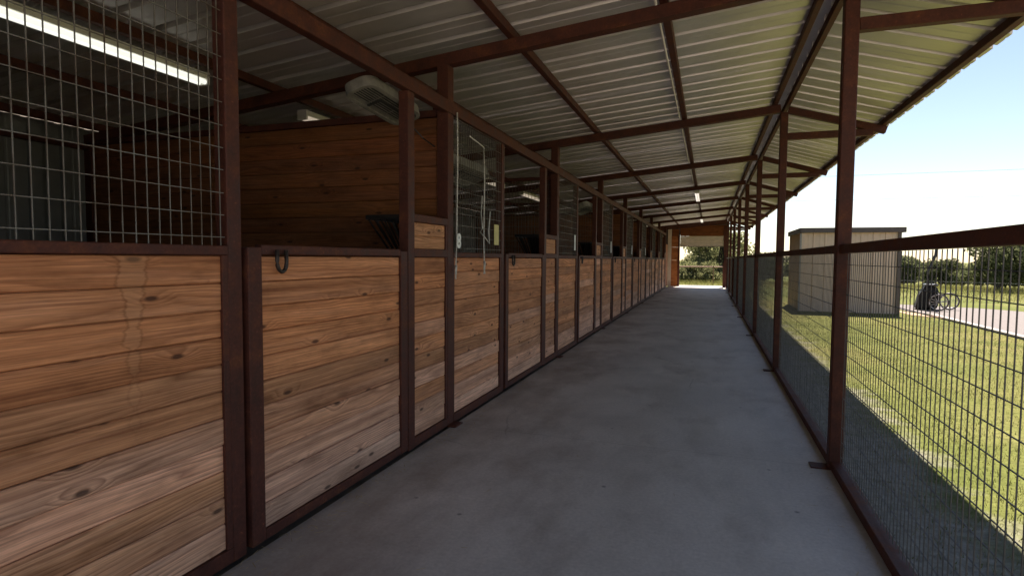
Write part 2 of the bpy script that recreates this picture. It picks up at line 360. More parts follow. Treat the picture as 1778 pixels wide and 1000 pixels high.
# ------------------------------------------------------------------ ground
def axis(lo, hi, near_lo, near_hi, step_near, step_far):
    a = list(np.arange(near_lo, near_hi+.01, step_near)); q = near_lo
    st = step_near
    while q > lo: st = min(st*1.25, step_far); q -= st; a.insert(0, q)
    q = near_hi; st = step_near
    while q < hi: st = min(st*1.25, step_far); q += st; a.append(q)
    return a
xs = axis(-900, 900, -14, 40, 2, 80); ys = axis(-600, 1400, -14, 60, 2, 80)
vv = [(x, y, gz(x, y)) for y in ys for x in xs]; nx = len(xs)
ff = [(j*nx+i, j*nx+i+1, (j+1)*nx+i+1, (j+1)*nx+i) for j in range(len(ys)-1) for i in range(nx-1)]
me = bpy.data.meshes.new('ground'); me.from_pydata(vv, [], ff); me.polygons.foreach_set('use_smooth', [True]*len(ff))
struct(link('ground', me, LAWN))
bm_ = MB(); bm_.box(XL+.02, .945, YNEAR, YEND+.25, -.3, 0); struct(link('floor', bm_.mesh('floor', .008), CONC))
bm_ = MB(); bm_.box(-2.0, 1.3, YEND+.25, YEND+1.9, -.3, -.012); struct(link('door_apron', bm_.mesh('door_apron', .008), KERBM))
bm_ = MB(); bm_.box(XBACK, XL+.02, YNEAR, YEND, -.3, -.03); struct(link('stall_floor', bm_.mesh('stall_floor'), DIRT))
# gravel drive with pale kerb, lying on the lawn
def sheet(name, poly, z, mt):
    me = bpy.data.meshes.new(name); me.from_pydata([(x, y, z) for x, y in poly], [], [tuple(range(len(poly)))]); return struct(link(name, me, mt))
sheet('gravel_road', [(6.3, -20), (24, -20), (24, 16.4), (11.2, 19.8), (8.6, 23.0), (5.9, 24.2), (5.9, 20.6), (6.3, 19.6)], GZ+.012, GRAVEL)
sheet('bare_earth', [(5.6, 19.3), (6.15, 18.6), (6.15, 19.5), (5.75, 20.6), (5.75, 24.2), (5.45, 24.2)], GZ+.008, EARTH)
sheet('bare_earth_strip', [(10.2, 21.2), (12.4, 19.8), (24, 16.7), (24, 18.6), (12.6, 21.3)], GZ+.008, EARTH)
bm_ = MB(); bm_.box(-9, 6.1, -16, YNEAR-.004, -.3, -.01); struct(link('bounce_apron', bm_.mesh('bounce_apron', .008), CONC))  # unseen slab added behind the camera to bounce sunlight into the aisle
kb = MB(); kb.box(6.15, 6.3, -20, 19.6, -.2, GZ+.035); struct(link('kerb', kb.mesh('kerb', .01), KERBM))

# ------------------------------------------------------------------ roof
roof = thing('barn_roof', 'low galvanised sheet roof on rust-brown rafters over stalls and aisle', 'roof', (0, 0, 0))
def rib_profile(wd=.94):
    pts = [(0, 0)]
    for k in range(3):
        c = .1525+.305*k
        pts += [(c-.034, 0), (c-.026, .038), (c+.026, .038), (c+.034, 0)]
        for mnr in (-.0, ):
            if k < 2: pts += [(c+.112, 0), (c+.122, .005), (c+.142, .005), (c+.152, 0), (c+.178, 0)]
    pts.append((wd, 0)); return sorted(set(pts))
def sheet_mesh(name, xa, za, xb, zb, nseg):
    pr = rib_profile(); v = []; f = []
    for i in range(nseg+1):
        t = i/nseg; x = xa+(xb-xa)*t; z = za+(zb-za)*t
        for (y, hgt) in pr: v.append((x, y, z+hgt))
    k = len(pr)
    for i in range(nseg):
        for j in range(k-1): f.append((i*k+j, i*k+j+1, (i+1)*k+j+1, (i+1)*k+j))
    me = bpy.data.meshes.new(name); me.from_pydata(v, [], f); me.materials.append(GALV); return me
PUR = .075                                       # purlins stand on the rafters
lift = .05+PUR+.004
sm1 = sheet_mesh('roof_sheet', XBACK-.35, raf_z(XBACK-.35)+lift, RIDGE_X-.05, raf_z(RIDGE_X-.05)+lift, 8)
sm2 = sheet_mesh('overhang_sheet', RIDGE_X+.05, over_z(RIDGE_X+.05)+lift, 2.09, over_z(2.09)+lift, 2)
yy = YNEAR-.1; nsh = 0
while yy < YEND+.25:
    link('roof_sheet', sm1, None, roof, (0, yy, .003*(nsh % 2)))
    link('overhang_sheet', sm2, None, roof, (0, yy, .003*(nsh % 2))); nsh += 1
    yy += .915
b_ = MB(); YA, YB = YNEAR-.1, YEND+.3
zt = RZ+lift+.05
for a, c in (((RIDGE_X-.26, raf_z(RIDGE_X-.26)+lift+.036), (RIDGE_X, zt)), ((RIDGE_X, zt), (RIDGE_X+.26, over_z(RIDGE_X+.26)+lift+.036))):
    k = len(b_.v); b_.v += [(a[0], YA, a[1]), (c[0], YA, c[1]), (c[0], YB, c[1]), (a[0], YB, a[1])]; b_.f.append((k, k+1, k+2, k+3))
link('ridge_cap', b_.mesh('ridge_cap'), GALV, roof)
def ang(x0, z0, x1, z1): return math.hypot(x1-x0, z1-z0)
# rafters, one per bay line
b_ = MB(); b_.bar((XBACK, 0, raf_z(XBACK)), (XR-.045, 0, raf_z(XR-.045)), .1, .1); rm = b_.mesh('rafter', .005)
b_ = MB(); b_.bar((XR+.045, 0, over_z(XR+.045)), (2.0, 0, over_z(2.0)), .075, .085); rm2 = b_.mesh('overhang_rafter', .005)
b_ = MB(); b_.bar((XR+.0455, 0, 3.03), (1.86, 0, 3.03), .07, .085); rm3 = b_.mesh('strut', .005)
for me_ in (rm, rm2, rm3): me_.materials.append(STEEL)
for k in range(0, NB+1):
    y = Y0+S*k
    link('rafter', rm, None, roof, (0, y, 0)); link('overhang_rafter', rm2, None, roof, (0, y, 0)); link('strut', rm3, None, roof, (0, y, 0))
y = YEND-.05
link('rafter', rm, None, roof, (0, y, 0)); link('overhang_rafter', rm2, None, roof, (0, y, 0)); link('strut', rm3, None, roof, (0, y, 0))
def purlin(x, zfun, wd=.06):
    b_ = MB(); z = zfun(x)+.05
    b_.box(x-wd/2, x+wd/2, YA+.02, YB-.02, z+.002, z+PUR)
    o = link('purlin', b_.mesh('purlin', .004), STEEL, roof); return o
for x in (-1.55, -.36, -2.74, -3.93, -5.12, -6.25): purlin(x, raf_z)
for x, fz in ((RIDGE_X-.075, raf_z), (RIDGE_X+.075, over_z)): purlin(x, fz, .05)
b_ = MB(); b_.box(1.94, 2.0, YA+.02, YB-.02, over_z(1.97)+.044, over_z(2.0)+.05+PUR-.004); link('eave_purlin', b_.mesh('eave_purlin', .004), STEEL, roof)

# ------------------------------------------------------------------ stalls
def tint(o, t, grey=0.0):
    o.color = (*t, 1-grey); return o
_bm = {}
def board_mesh(length, hgt, mt, th=.036, along='Y'):
    k = (round(length,3), round(hgt,4), mt.name, along)
    if k not in _bm:
        b_ = MB()
        if along == 'Y': b_.box(-th, 0, -length/2, length/2, 0, hgt)
        else: b_.box(-length/2, length/2, -th/2, th/2, 0, hgt)
        me = b_.mesh('board', .0055); me.materials.append(mt); _bm[k] = me
    return _bm[k]
BH = .1256
def boards(parent, ya, yb, n_, z0=.075, grey_low=True, seed=0):
    rd = random.Random(seed); gcut = rd.uniform(2.0, 4.5)
    for i in range(n_):
        o = link('board', board_mesh(yb-ya, BH-.0022, WOOD), None, parent, (-.018+rd.uniform(-.005, .004), (ya+yb)/2, z0+i*BH))
        o.rotation_euler[0] = 0
        t = rd.uniform(.76, 1.18); warm = rd.uniform(-.06, .06)
        frac = i/11.0
        g = max(0, min(.9, (gcut-i)*.22+rd.uniform(-.12, .12))) if grey_low else rd.uniform(0, .15)
        if grey_low and rd.random() < .12: g = max(g, rd.uniform(.35, .7))
        tint(o, (t*(1.06+warm), t*(1.0+.16*(.45-frac)), t*(1-warm+.26*(.45-frac))), g)
# wire mesh for the grille of one bay (2x4 inch welded panel)
def wire_mesh(name, ya, yb, za, zb, pitch_y=.0508, pitch_z=.1016, r=.0026, x=0.0, seed=1, mt=None):
    rd = random.Random(seed); b_ = MB(); y = ya+.02
    while y < yb-.01:
        b_.tube([(x+rd.uniform(-.001, .001), y+rd.uniform(-.0015, .0015), za), (x, y+rd.uniform(-.0015, .0015), zb)], r, 4, False); y += pitch_y
    z = za+.04
    while z < zb-.01:
        b_.tube([(x+.005, ya, z+rd.uniform(-.002, .002)), (x+.005, yb, z+rd.uniform(-.002, .002))], r, 4, False); z += pitch_z
    me = b_.mesh(name); me.materials.append(mt or WIRE); return me
GRILLE = wire_mesh('wire_grille', .05, 1.255, 1.50, 2.675)
ORD = ['nearest', 'second', 'third', 'fourth', 'fifth', 'sixth', 'seventh', 'farthest']
RING = MB(); pts = []
for i in range(13):
    t = math.pi*(i/12); pts.append((0, -.034*math.cos(t), -.05-.052*math.sin(t)))
RING.tube([(0, -.032, .01)]+pts+[(0, .032, .01)], .0105, 6); RING = RING.mesh('horseshoe', 0, True); RING.materials.append(IRON)
SFL = ['nearest stall on the left with wide grille and plank door', 'second stall with ropes and white number 8 on its grille',
       'third stall along the aisle with white card on grille', 'fourth stall along the aisle from the camera',
       'fifth stall along the aisle from the camera', 'sixth stall along the aisle, fifth from the far end not counted nearer',
       'seventh stall, the last but one before the far doorway', 'last stall beside the far doorway wall']
SFL[5] = 'sixth stall along the aisle, third from the far doorway'
fronts = []
for k in range(NB):
    yb = Y0+S*k
    t = thing('horse_stall', SFL[k], 'horse stall', (XL, yb, 0), 'horse stalls along the aisle'); fronts.append(t)
    # posts (near main post carries the rafter)
    bx('post', -.105, 0, -.055, .055, 0, raf_z(XL)-.052, STEEL, t)
    if k == NB-1: bx('post', -.105, 0, S-.055, S+.055, 0, raf_z(XL)-.052, STEEL, t)
    bx('foot_plate', -.10, .085, -.075, .075, .0, .012, STEEL, t, .002)
    bx('top_rail', -.055, .012, .0, S, 2.672, 2.772, STEEL, t)
    bx('jamb', -.075, -.002, 1.27, 1.352, .0, 2.670, STEEL, t)
    bx('jamb', -.075, .004, 2.925, 3.022, .0, 2.670, STEEL, t)
    # lower plank panel under the grille
    pa = thing('plank_panel', '', '', (0, 0, 0)); del pa['label']; del pa['category']; pa.parent = t
    boards(pa, .06, 1.266, 11, seed=k*10+1)
    bx('bottom_rail', -.055, .002, .057, 1.268, .004, .074, STEEL, pa)
    bx('top_rail', -.055, .002, .057, 1.268, 1.458, 1.502, STEEL, pa)
    bx('side_channel', -.05, -.004, .056, .088, .0745, 1.4575, STEEL, pa, .002)
    bx('side_channel', -.05, -.004, 1.236, 1.2695, .0745, 1.4575, STEEL, pa, .002)
    g = link('wire_grille', GRILLE, None, t, (-.012, 0, 0)); g['kind'] = 'stuff'
    # door
    d = thing('door', '', '', (.014, 0, 0)); del d['label']; del d['category']; d.parent = t
    boards(d, 1.45, 2.82, 11, seed=k*10+2)
    bx('stile', -.05, .0, 1.374, 1.464, .02, 1.50, STEEL, d)
    bx('stile', -.05, .0, 2.802, 2.898, .02, 1.50, STEEL, d)
    bx('rail', -.05, -.001, 1.4645, 2.8015, .02, .074, STEEL, d)
    bx('rail', -.05, -.001, 1.4645, 2.8015, 1.463, 1.512, STEEL, d)
    link('horseshoe_handle', RING, None, d, (.014, 1.585, 1.478))
    # short plank panel beside the door, raised
    p = thing('side_panel', '', '', (0, 0, 0)); del p['label']; del p['category']; p.parent = t
    boards(p, 3.01, 3.62, 11, seed=k*10+3)
    bx('bottom_rail', -.055, .002, 3.0225, 3.604, .004, .074, STEEL, p)
    bx('middle_rail', -.055, .002, 3.0225, 3.604, 1.458, 1.522, STEEL, p)
    bx('side_channel', -.05, -.004, 3.574, 3.604, .0745, 1.4575, STEEL, p, .002)
    for i in range(2):
        o = link('board', board_mesh(.61, .1, WOOD), None, p, (-.018, 3.315, 1.5225+i*.101)); tint(o, (1.02, .98, .92), .1)
    bx('top_rail', -.055, .002, 3.0225, 3.604, 1.724, 1.783, STEEL, p)
    bx('side_channel', -.05, -.004, 3.574, 3.604, 1.5225, 1.7235, STEEL, p, .002)

# ------------------------------------------------------------------ partitions between stalls (boards run across)
PL = ['first partition of dark planks behind the nearest grille', 'tall dark plank partition seen through the nearest stall opening', 'partition with wire upper half behind the second stall', 'partition with wire upper half behind the third stall',
      'partition behind the fourth stall opening', 'partition behind the fifth stall opening', 'partition behind the sixth stall opening', 'partition behind the seventh stall opening', 'partition closing the last stall at the far end']
PH = .1385
PLEN = XL-.12-XBACK-.1
b_ = MB(); xx = -PLEN/2+.03
while xx < PLEN/2: b_.tube([(xx, 0, 1.47), (xx, 0, 2.6)], .003, 4, False); xx += .0508
zz = 1.52
while zz < 2.6: b_.tube([(-PLEN/2, .006, zz), (PLEN/2, .006, zz)], .003, 4, False); zz += .1016
PMESH = b_.mesh('wire_grille'); PMESH.materials.append(WIRE)
for k in range(0, NB+1):
    y = Y0+S*k; xc = (XL-.12+XBACK+.1)/2
    ho = fronts[max(0, k-1)]
    t = thing('partition', '', '', (xc-XL, y-ho.location.y, 0)); del t['label']; del t['category']; t.parent = ho
    solid = k not in (2, 3)
    nb = 19 if solid else 10
    rd = random.Random(50+k)
    for i in range(nb):
        if i*PH > 2.42+(.3): break
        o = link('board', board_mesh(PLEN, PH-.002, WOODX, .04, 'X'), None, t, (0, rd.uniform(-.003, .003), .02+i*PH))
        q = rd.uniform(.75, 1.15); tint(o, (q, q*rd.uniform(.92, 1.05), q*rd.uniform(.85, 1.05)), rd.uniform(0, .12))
    bx('top_rail', -PLEN/2, PLEN/2, -.03, .03, .02+nb*PH+.002, .02+nb*PH+.06, STEEL, t)
    if not solid:
        gme = link('wire_grille', PMESH, None, t); gme['kind'] = 'stuff'
        bx('upper_rail', -PLEN/2, PLEN/2, -.03, .03, 2.6, 2.65, STEEL, t)
    bx('post', -PLEN/2-.1, -PLEN/2-.002, -.05, .05, 0, raf_z(XBACK)-.055, STEEL, t)
    bx('post', PLEN/2-.07, PLEN/2-.002, .032, .1, 0, 2.9, STEEL, t)
# back wall of the barn in ribbed sheets
bw = thing('back_wall', 'grey ribbed metal back wall of the stalls', 'wall', (XBACK, 0, 0))
pr = rib_profile(); v = []; f = []
for z in (-.1, raf_z(XBACK)+lift-.01):
    for (y, hgt) in pr: v.append((-hgt*.7, y, z))
kk = len(pr); f = [(j, j+1, kk+j+1, kk+j) for j in range(kk-1)]
bme = bpy.data.meshes.new('wall_sheet'); bme.from_pydata(v, [], f); bme.materials.append(plain('grey_wall_sheet', (.20, .20, .195), .5, .3, .12, 3))
yy = YNEAR
while yy < YEND: link('wall_sheet', bme, None, bw, (0, yy, 0)); yy += .9155
for z in (.7, 1.45, 2.6):
    bx('girt', .003, .06, YNEAR, YEND-.05, z, z+.06, STEEL, bw)

# ------------------------------------------------------------------ wall closing the aisle at the far end
ew = thing('end_wall', 'far end wall with open roll-up door beyond the last stall', 'wall', (0, YEND, 0))
bx('corner_trim', -2.13, -1.94, -.03, .05, 0, raf_z(-2.0)+.10, BEIGE, ew)
bx('gable_panel', -6.4, -1.50, .055, .08, 0 if False else 2.2, 2.78, TRIM, ew)
b_ = MB(); gp_ = [(-6.4, 2.781), (.93, 2.781), (.93, raf_z(.835)+.10), (-6.4, raf_z(-6.4)+.12)]
b_.v = [(x, .055, z) for x, z in gp_]+[(x, .08, z) for x, z in gp_]; b_.f = [(0, 1, 2, 3), (7, 6, 5, 4), (0, 4, 5, 1), (1, 5, 6, 2), (2, 6, 7, 3), (3, 7, 4, 0)]
link('gable_panel', b_.mesh('gable_panel'), TRIM, ew)
for i in range(3):
    o = link('board', board_mesh(.36, .70, REDWOOD, .04, 'X'), None, ew, (-1.76, 0, .003+i*.703)); tint(o, (1, 1, 1), 0)
bx('jamb', -1.59, -1.50, -.05, .06, 0, 2.70, STEEL, ew)
for i in range(4):
    o = link('board', board_mesh(2.44, .14, REDWOOD, .04, 'X'), None, ew, (-.27, .02, 2.702+i*.142)); tint(o, (.45, .42, .42), 0)
o = link('board', board_mesh(.36, .58, REDWOOD, .04, 'X'), None, ew, (-1.76, 0, 2.113)); tint(o, (1, 1, 1), 0)
o = link('board', board_mesh(.36, .38, REDWOOD, .04, 'X'), None, ew, (-1.74, .02, 2.70)); tint(o, (.5, .45, .45), 0)
bx('jamb', .70, .93, -.05, .06, 0, 3.22, STEEL, ew)
rd_ = thing('roll_up_door', '', '', (0, .03, 0)); del rd_['label']; del rd_['category']; rd_.parent = ew
for i in range(6):
    b_ = MB(); z0 = 2.17+i*.088
    b_.v = [(-1.49, 0, z0), (-1.49, -.022, z0+.03), (-1.49, -.022, z0+.06), (-1.49, 0, z0+.086), (.69, 0, z0), (.69, -.022, z0+.03), (.69, -.022, z0+.06), (.69, 0, z0+.086), (-1.49, .012, z0), (-1.49, .012, z0+.086), (.69, .012, z0), (.69, .012, z0+.086)]
    b_.f = [(0, 4, 5, 1), (1, 5, 6, 2), (2, 6, 7, 3), (8, 9, 11, 10), (0, 8, 10, 4), (3, 7, 11, 9), (0, 1, 2, 3, 9, 8), (4, 10, 11, 7, 6, 5)]
    link('slat', b_.mesh('slat'), BEIGE, rd_)
bx('bottom_bar', -1.49, .69, -.02, .03, 2.13, 2.168, TRIM, rd_)
for i in range(13):
    o = link('board', board_mesh(1.78, .17, WOOD), None, ew, (-2.12, -.98, .01+i*.172)); tint(o, (.55, .5, .5), .2)

# ------------------------------------------------------------------ wire fence on the open side, its posts carry the ridge
fe = thing('aisle_fence', 'rust-brown steel fence with welded wire panels along the open side', 'fence', (XR, 0, 0))
FM = wire_mesh('wire_panel', .05, S-.05, .065, 1.502, r=.0026, x=.02, seed=5, mt=WIRE_SHADED)
pm = boxm(.09, .09, RZ-.055, STEEL, .006)
for k in range(0, NB+1):
    y = Y0+S*k
    link('post', pm, None, fe, (0, y, 0))
    link('foot_plate', boxm(.16, .11, .010, STEEL, .0), None, fe, (-.075, y, .0))
    L = S if k < NB else YEND-y
    bx('top_rail', -.03, .03, y+.046, y+L-.046, 1.503, 1.562, STEEL, fe)
    bx('bottom_rail', -.035, .045, y+.046, y+L-.046, .003, .062, STEEL, fe)
    if k < NB:
        o = link('wire_panel', FM, None, fe, (0, y, 0)); o['kind'] = 'stuff'

# ------------------------------------------------------------------ strip lights
def strip_light(loc, label, length, tube, group):
    t = thing('strip_light', label, 'light', loc, group)
    h2 = length/2
    bx('housing', -.055, .055, -h2, h2, .0, .055, WHITEP, t)
    bx('end_cap', -.06, .06, -h2-.006, -h2+.02, -.045, .058, WHITEP, t); bx('end_cap', -.06, .06, h2-.02, h2+.006, -.045, .058, WHITEP, t)
    for s in (-.032, .032):
        b_ = MB(); b_.tube([(s, -h2+.021, -.022), (s, h2-.021, -.022)], .019, 10); link('tube', b_.mesh('tube', 0, True), tube, t)
    return t
LXP = -4.06
LL = ['lit fluorescent strip under the roof of the nearest stall', 'fluorescent strip above the dark plank partition in the second stall', 'fluorescent strip in the third stall seen through wire', 'fluorescent strip in the fourth stall']
for k in range(4):
    strip_light((LXP, 2.52+S*k, raf_z(LXP)-.01), LL[k], 2.44, TUBE_ON if k == 0 else TUBE_DIM, 'strip lights in the stalls')
for y, lb in ((17.2, 'short white strip light under the aisle roof, nearer one'), (27.6, 'short white strip light above the far doorway')):
    strip_light((-.36, y, raf_z(-.36)-.015), lb, 2.3, TUBE_AISLE, 'strip lights over the aisle')

# ------------------------------------------------------------------ box fans hung tilted inside the stalls
def make_fan(loc, label, L=.98, W=.50, D=.13, tilt=40, dip=0):
    """length along Y, face normal tilted down towards the aisle"""
    t = thing('box_fan', label, 'fan', loc, 'box fans in the stalls'); t.rotation_euler = (R(dip), R(tilt), 0)
    # rounded casing ring (profile in the x-y plane, extruded in z)
    def rr(hx, hy, r, n_=5):
        p = []
        for cx, cy_, a0 in ((hx-r, hy-r, 0), (-hx+r, hy-r, 90), (-hx+r, -hy+r, 180), (hx-r, -hy+r, 270)):
            for i in range(n_+1):
                a = R(a0+90*i/n_); p.append((cx+r*math.cos(a), cy_+r*math.sin(a)))
        return p
    o_ = rr(W/2, L/2, .09); i_ = rr(W/2-.03, L/2-.03, .065); kk = len(o_); b_ = MB()
    for ring, z in ((o_, -D/2), (i_, -D/2), (i_, D/2), (o_, D/2)): b_.v += [(x, y, z) for x, y in ring]
    for q in range(4):
        for i in range(kk):
            j = (i+1) % kk; b_.f.append((q*kk+i, q*kk+j, ((q+1) % 4)*kk+j, ((q+1) % 4)*kk+i))
    link('casing', b_.mesh('casing'), DUSTY, t)
    g = MB(); x = -W/2+.04
    while x < W/2-.03: g.tube([(x, -L/2+.02, -D/2+.012), (x, L/2-.02, -D/2+.012)], .0032, 4, False); x += .021
    for y in (-L/6, L/6): g.tube([(-W/2+.02, y, -D/2+.016), (W/2-.02, y, -D/2+.016)], .004, 4, False)
    go = link('grille', g.mesh('grille'), DUSTY, t); go['kind'] = 'stuff'
    b_ = MB(); b_.box(-W/2+.031, W/2-.031, -L/2+.031, L/2-.031, .0, .02); link('back_panel', b_.mesh('back_panel'), DARKGAP, t)
    b_ = MB(); b_.bar((-W/2+.05, -L/6, -D/2-.004), (W/2-.09, -L/6, -D/2-.004), .022, .008, (0, 0, 1)); b_.bar((W/2-.09, -L/6, -D/2-.004), (W/2-.09, L/2-.03, -D/2-.004), .022, .008)
    link('brace', b_.mesh('brace'), DARKGAP, t)
    b_ = MB(); b_.tube([(-W/2+.08, L/2, 0), (-W/2+.05, L/2+.12, .02), (-W/2+.1, L/2+.22, -.1), (-W/2+.2, L/2+.18, -.22)], .006, 5); link('cord', b_.mesh('cord'), BLACKM, t)
    return t
make_fan((-2.30, 3.72, 2.60), 'dusty white box fan lying tilted under the top rail of the nearest stall', .72, .25, .075, -16, -5)
make_fan((-2.34, 5.15, 2.30), 'dusty box fan hung behind the grille with number 8', .90, .32, .09, -20)
make_fan((-2.36, 11.05, 2.44), 'dusty box fan hung in the third stall opening', .86, .34, .10, -22)
make_fan((-2.36, 20.85, 2.56), 'small pale box fan high in the sixth stall opening', .80, .36, .10, -25)
make_fan((-2.36, 29.2, 2.56), 'small pale box fan high in the last stall opening', .80, .36, .10, -25)

# ------------------------------------------------------------------ feeders in the stall corners
def feeder(k, label):
    y1 = Y0+S*(k+1)-.05
    t = thing('hay_feeder', label, 'feeder', (XL-.13, y1, 1.3), 'black feeders in stall corners')
    b_ = MB(); wy, dx = .50, .34
    # tapering hopper: open top, narrow bottom
    T_ = [(-dx, 0, .47), (0, 0, .47), (0, -wy, .47), (-dx, -wy, .47)]; B_ = [(-dx*.55, 0, 0), (-.05, 0, 0), (-.05, -wy*.3, 0), (-dx*.55, -wy*.3, 0)]
    b_.v = T_+B_; b_.f = [(0, 4, 5, 1), (1, 5, 6, 2), (4, 7, 6, 5)]
    link('hopper', b_.mesh('hopper'), BLACKM, t)
    b_ = MB()
    for i in range(4): b_.bar(T_[i], T_[(i+1) % 4], .03, .035)
    link('rim', b_.mesh('rim'), BLACKM, t)
    for i in range(7):
        s = i/6; b_ = MB(); b_.tube([tuple(Vector(T_[3]).lerp(Vector(T_[2]), s)), tuple(Vector(B_[3]).lerp(Vector(B_[2]), s))], .008, 5); link('bar', b_.mesh('bar'), IRON, t)
    for i in range(1, 4):
        s = i/4; b_ = MB(); b_.tube([tuple(Vector(T_[0]).lerp(Vector(T_[3]), s)), tuple(Vector(B_[0]).lerp(Vector(B_[3]), s))], .008, 5); link('bar', b_.mesh('bar'), IRON, t)
    return t
for k, lb in enumerate(['black hay feeder in the corner of the nearest stall', 'black hay feeder in the corner of the second stall', 'black hay feeder in the corner of the third stall', 'black hay feeder in the corner of the fourth stall']): feeder(k, lb)

# ------------------------------------------------------------------ small things on the second stall
XF = XL+.012
def rope(label, pts, ends):
    t = thing('rope', label, 'rope', pts[0], 'ropes on the grille')
    p0 = Vector(pts[0]); b_ = MB(); b_.tube([tuple(Vector(p)-p0) for p in pts], .0065, 6); link('strand', b_.mesh('strand', 0, True), ROPE, t)
    for e in ends:
        b_ = MB(); e = Vector(e)-p0
        b_.tube([tuple(e+Vector((0, 0, .03))), tuple(e+Vector((0, .004, .0))), tuple(e+Vector((0, 0, -.05)))], .013, 6, True, .010); link('knot', b_.mesh('knot', 0, True), ROPE, t)
        b_ = MB()
        for q in range(4): b_.tube([tuple(e+Vector((0, 0, -.04))), tuple(e+Vector((random.uniform(0, .01), random.uniform(-.022, .022), -.09)))], .004, 4)
        link('frayed_end', b_.mesh('frayed_end'), ROPE, t)
Y1 = Y0+S
rope('long white rope hanging down the post beside number 8', [(XF+.012, Y1+.075, 2.70), (XF+.014, Y1+.08, 2.5), (XF+.012, Y1+.085, 2.2), (XF+.014, Y1+.07, 1.9), (XF+.012, Y1+.07, 1.6), (XF+.016, Y1+.045, 1.38)], [(XF+.016, Y1+.045, 1.36)])
rope('white rope with tangled loops hanging on the grille', [(XF+.004, Y1+.36, 2.56), (XF+.006, Y1+.70, 2.52), (XF+.012, Y1+.71, 2.2), (XF+.012, Y1+.70, 1.9), (XF+.012, Y1+.695, 1.6), (XF+.018, Y1+.70, 1.40)], [(XF+.018, Y1+.70, 1.39)])
rope('short looped cord tied halfway up the grille', [(XF+.01, Y1+.66, 2.05), (XF+.014, Y1+.62, 1.88), (XF+.014, Y1+.66, 1.74), (XF+.014, Y1+.60, 1.70), (XF+.016, Y1+.70, 1.66), (XF+.014, Y1+.84, 1.60), (XF+.014, Y1+.82, 1.72), (XF+.014, Y1+.86, 1.92)], [])
# number 8
cu = bpy.data.curves.new('eight', 'FONT'); cu.body = '8'; cu.size = .17; cu.extrude = .004; cu.offset = .006; cu.align_x = 'CENTER'
tmp = bpy.data.objects.new('tmp', cu); col.objects.link(tmp); dg = bpy.context.evaluated_depsgraph_get()
me8 = bpy.data.meshes.new_from_object(tmp.evaluated_get(dg)); bpy.data.objects.remove(tmp)
me8.materials.clear(); me8.materials.append(WHITEP)
o = bpy.data.objects.new('stall_number', me8); col.objects.link(o); o.location = (XF+.006, Y1+.125, 1.545); o.rotation_euler = (R(90), 0, R(90))
tag(o, 'white number 8 fixed low on the grille beside the post', 'number')
# cards on the grilles
CL = {1: ('yellow card clipped to the grille near the number 8', YELLOW), 2: ('white card clipped to the third grille', WHITEC), 3: ('white card clipped to the fourth grille', WHITEC), 4: ('white card clipped to the fifth grille', WHITEC), 5: ('white card clipped to the sixth grille', WHITEC)}
for k, (lb, mt) in CL.items():
    wd, ht = (.13, .21) if k == 1 else (.10, .25)
    o = bx('card', XF-.012, XF-.007, Y0+S*k+1.10-wd/2, Y0+S*k+1.10+wd/2, 1.59, 1.59+ht, mt, None, .001); tag(o, lb, 'card', 'cards on the grilles')
# tack hanging on the far right door post
t = thing('hanging_tack', 'dark halters and straps hanging at the right side of the far doorway', 'tack', (.62, YEND-.12, 2.1))
b_ = MB(); b_.tube([(.09, .06, 0), (-.06, 0, .02), (-.1, 0, .06)], .012, 6); link('hook', b_.mesh('hook'), IRON, t)
for i in range(5):
    b_ = MB(); q = random.uniform(-.09, .07); w_ = random.uniform(.05, .10); h_ = random.uniform(.5, 1.1)
    b_.tube([(q, random.uniform(-.03, .03), .03), (q-w_, -.02, -h_*.5), (q-w_*.4, -.02, -h_), (q+w_, .01, -h_*.6), (q, 0, .02)], .022, 5); link('strap', b_.mesh('strap'), BLACKC, t)

# ------------------------------------------------------------------ metal shed on the lawn
sx0, sx1, sy0, sy1 = 2.74, 5.30, 19.6, 22.3; sh = 2.42
sd = thing('metal_shed', 'tan ribbed metal shed with flat brown-edged roof on the lawn', 'shed', (sx0, sy0, GZ))
def wall_panel(wd, hgt):
    b_ = MB(); pts = [(0, 0), (wd*.42, 0), (wd*.46, -.004), (wd*.54, -.004), (wd*.58, 0), (wd-.05, 0), (wd-.034, -.016), (wd-.014, -.016), (wd, -.0)]
    k = len(pts)
    for z in (-.05, hgt): b_.v += [(x, y, z) for x, y in pts]
    b_.f = [(j, j+1, k+j+1, k+j) for j in range(k-1)]
    me = b_.mesh('siding_panel'); me.materials.append(TAN); return me
nfp = 8; wpm = wall_panel((sx1-sx0)/nfp, sh)
for i in range(nfp): link('siding_panel', wpm, None, sd, ((sx1-sx0)/nfp*i, 0, 0)); link('siding_panel', wpm, None, sd, (sx1-sx0-(sx1-sx0)/nfp*i, sy1-sy0, 0), (0, 0, math.pi))
nsp = 8; wps = wall_panel((sy1-sy0)/nsp, sh)
for i in range(nsp): link('siding_panel', wps, None, sd, (0, (sy1-sy0)/nsp*(i+1), 0), (0, 0, -math.pi/2)); link('siding_panel', wps, None, sd, (sx1-sx0, (sy1-sy0)/nsp*i, 0), (0, 0, math.pi/2))
for x, y in ((0, 0), (sx1-sx0, 0), (0, sy1-sy0), (sx1-sx0, sy1-sy0)): bx('corner_trim', x-.045, x+.045, y-.045, y+.045, -.04, sh-.001, TRIM if x > 1 else WHITEP if y > 9 else TAN, sd)
bx('fascia', -.06, sx1-sx0+.10, -.11, -.07, sh-.005, sh+.15, TRIM, sd); bx('fascia', -.06, sx1-sx0+.10, sy1-sy0+.07, sy1-sy0+.11, sh-.005, sh+.15, TRIM, sd)
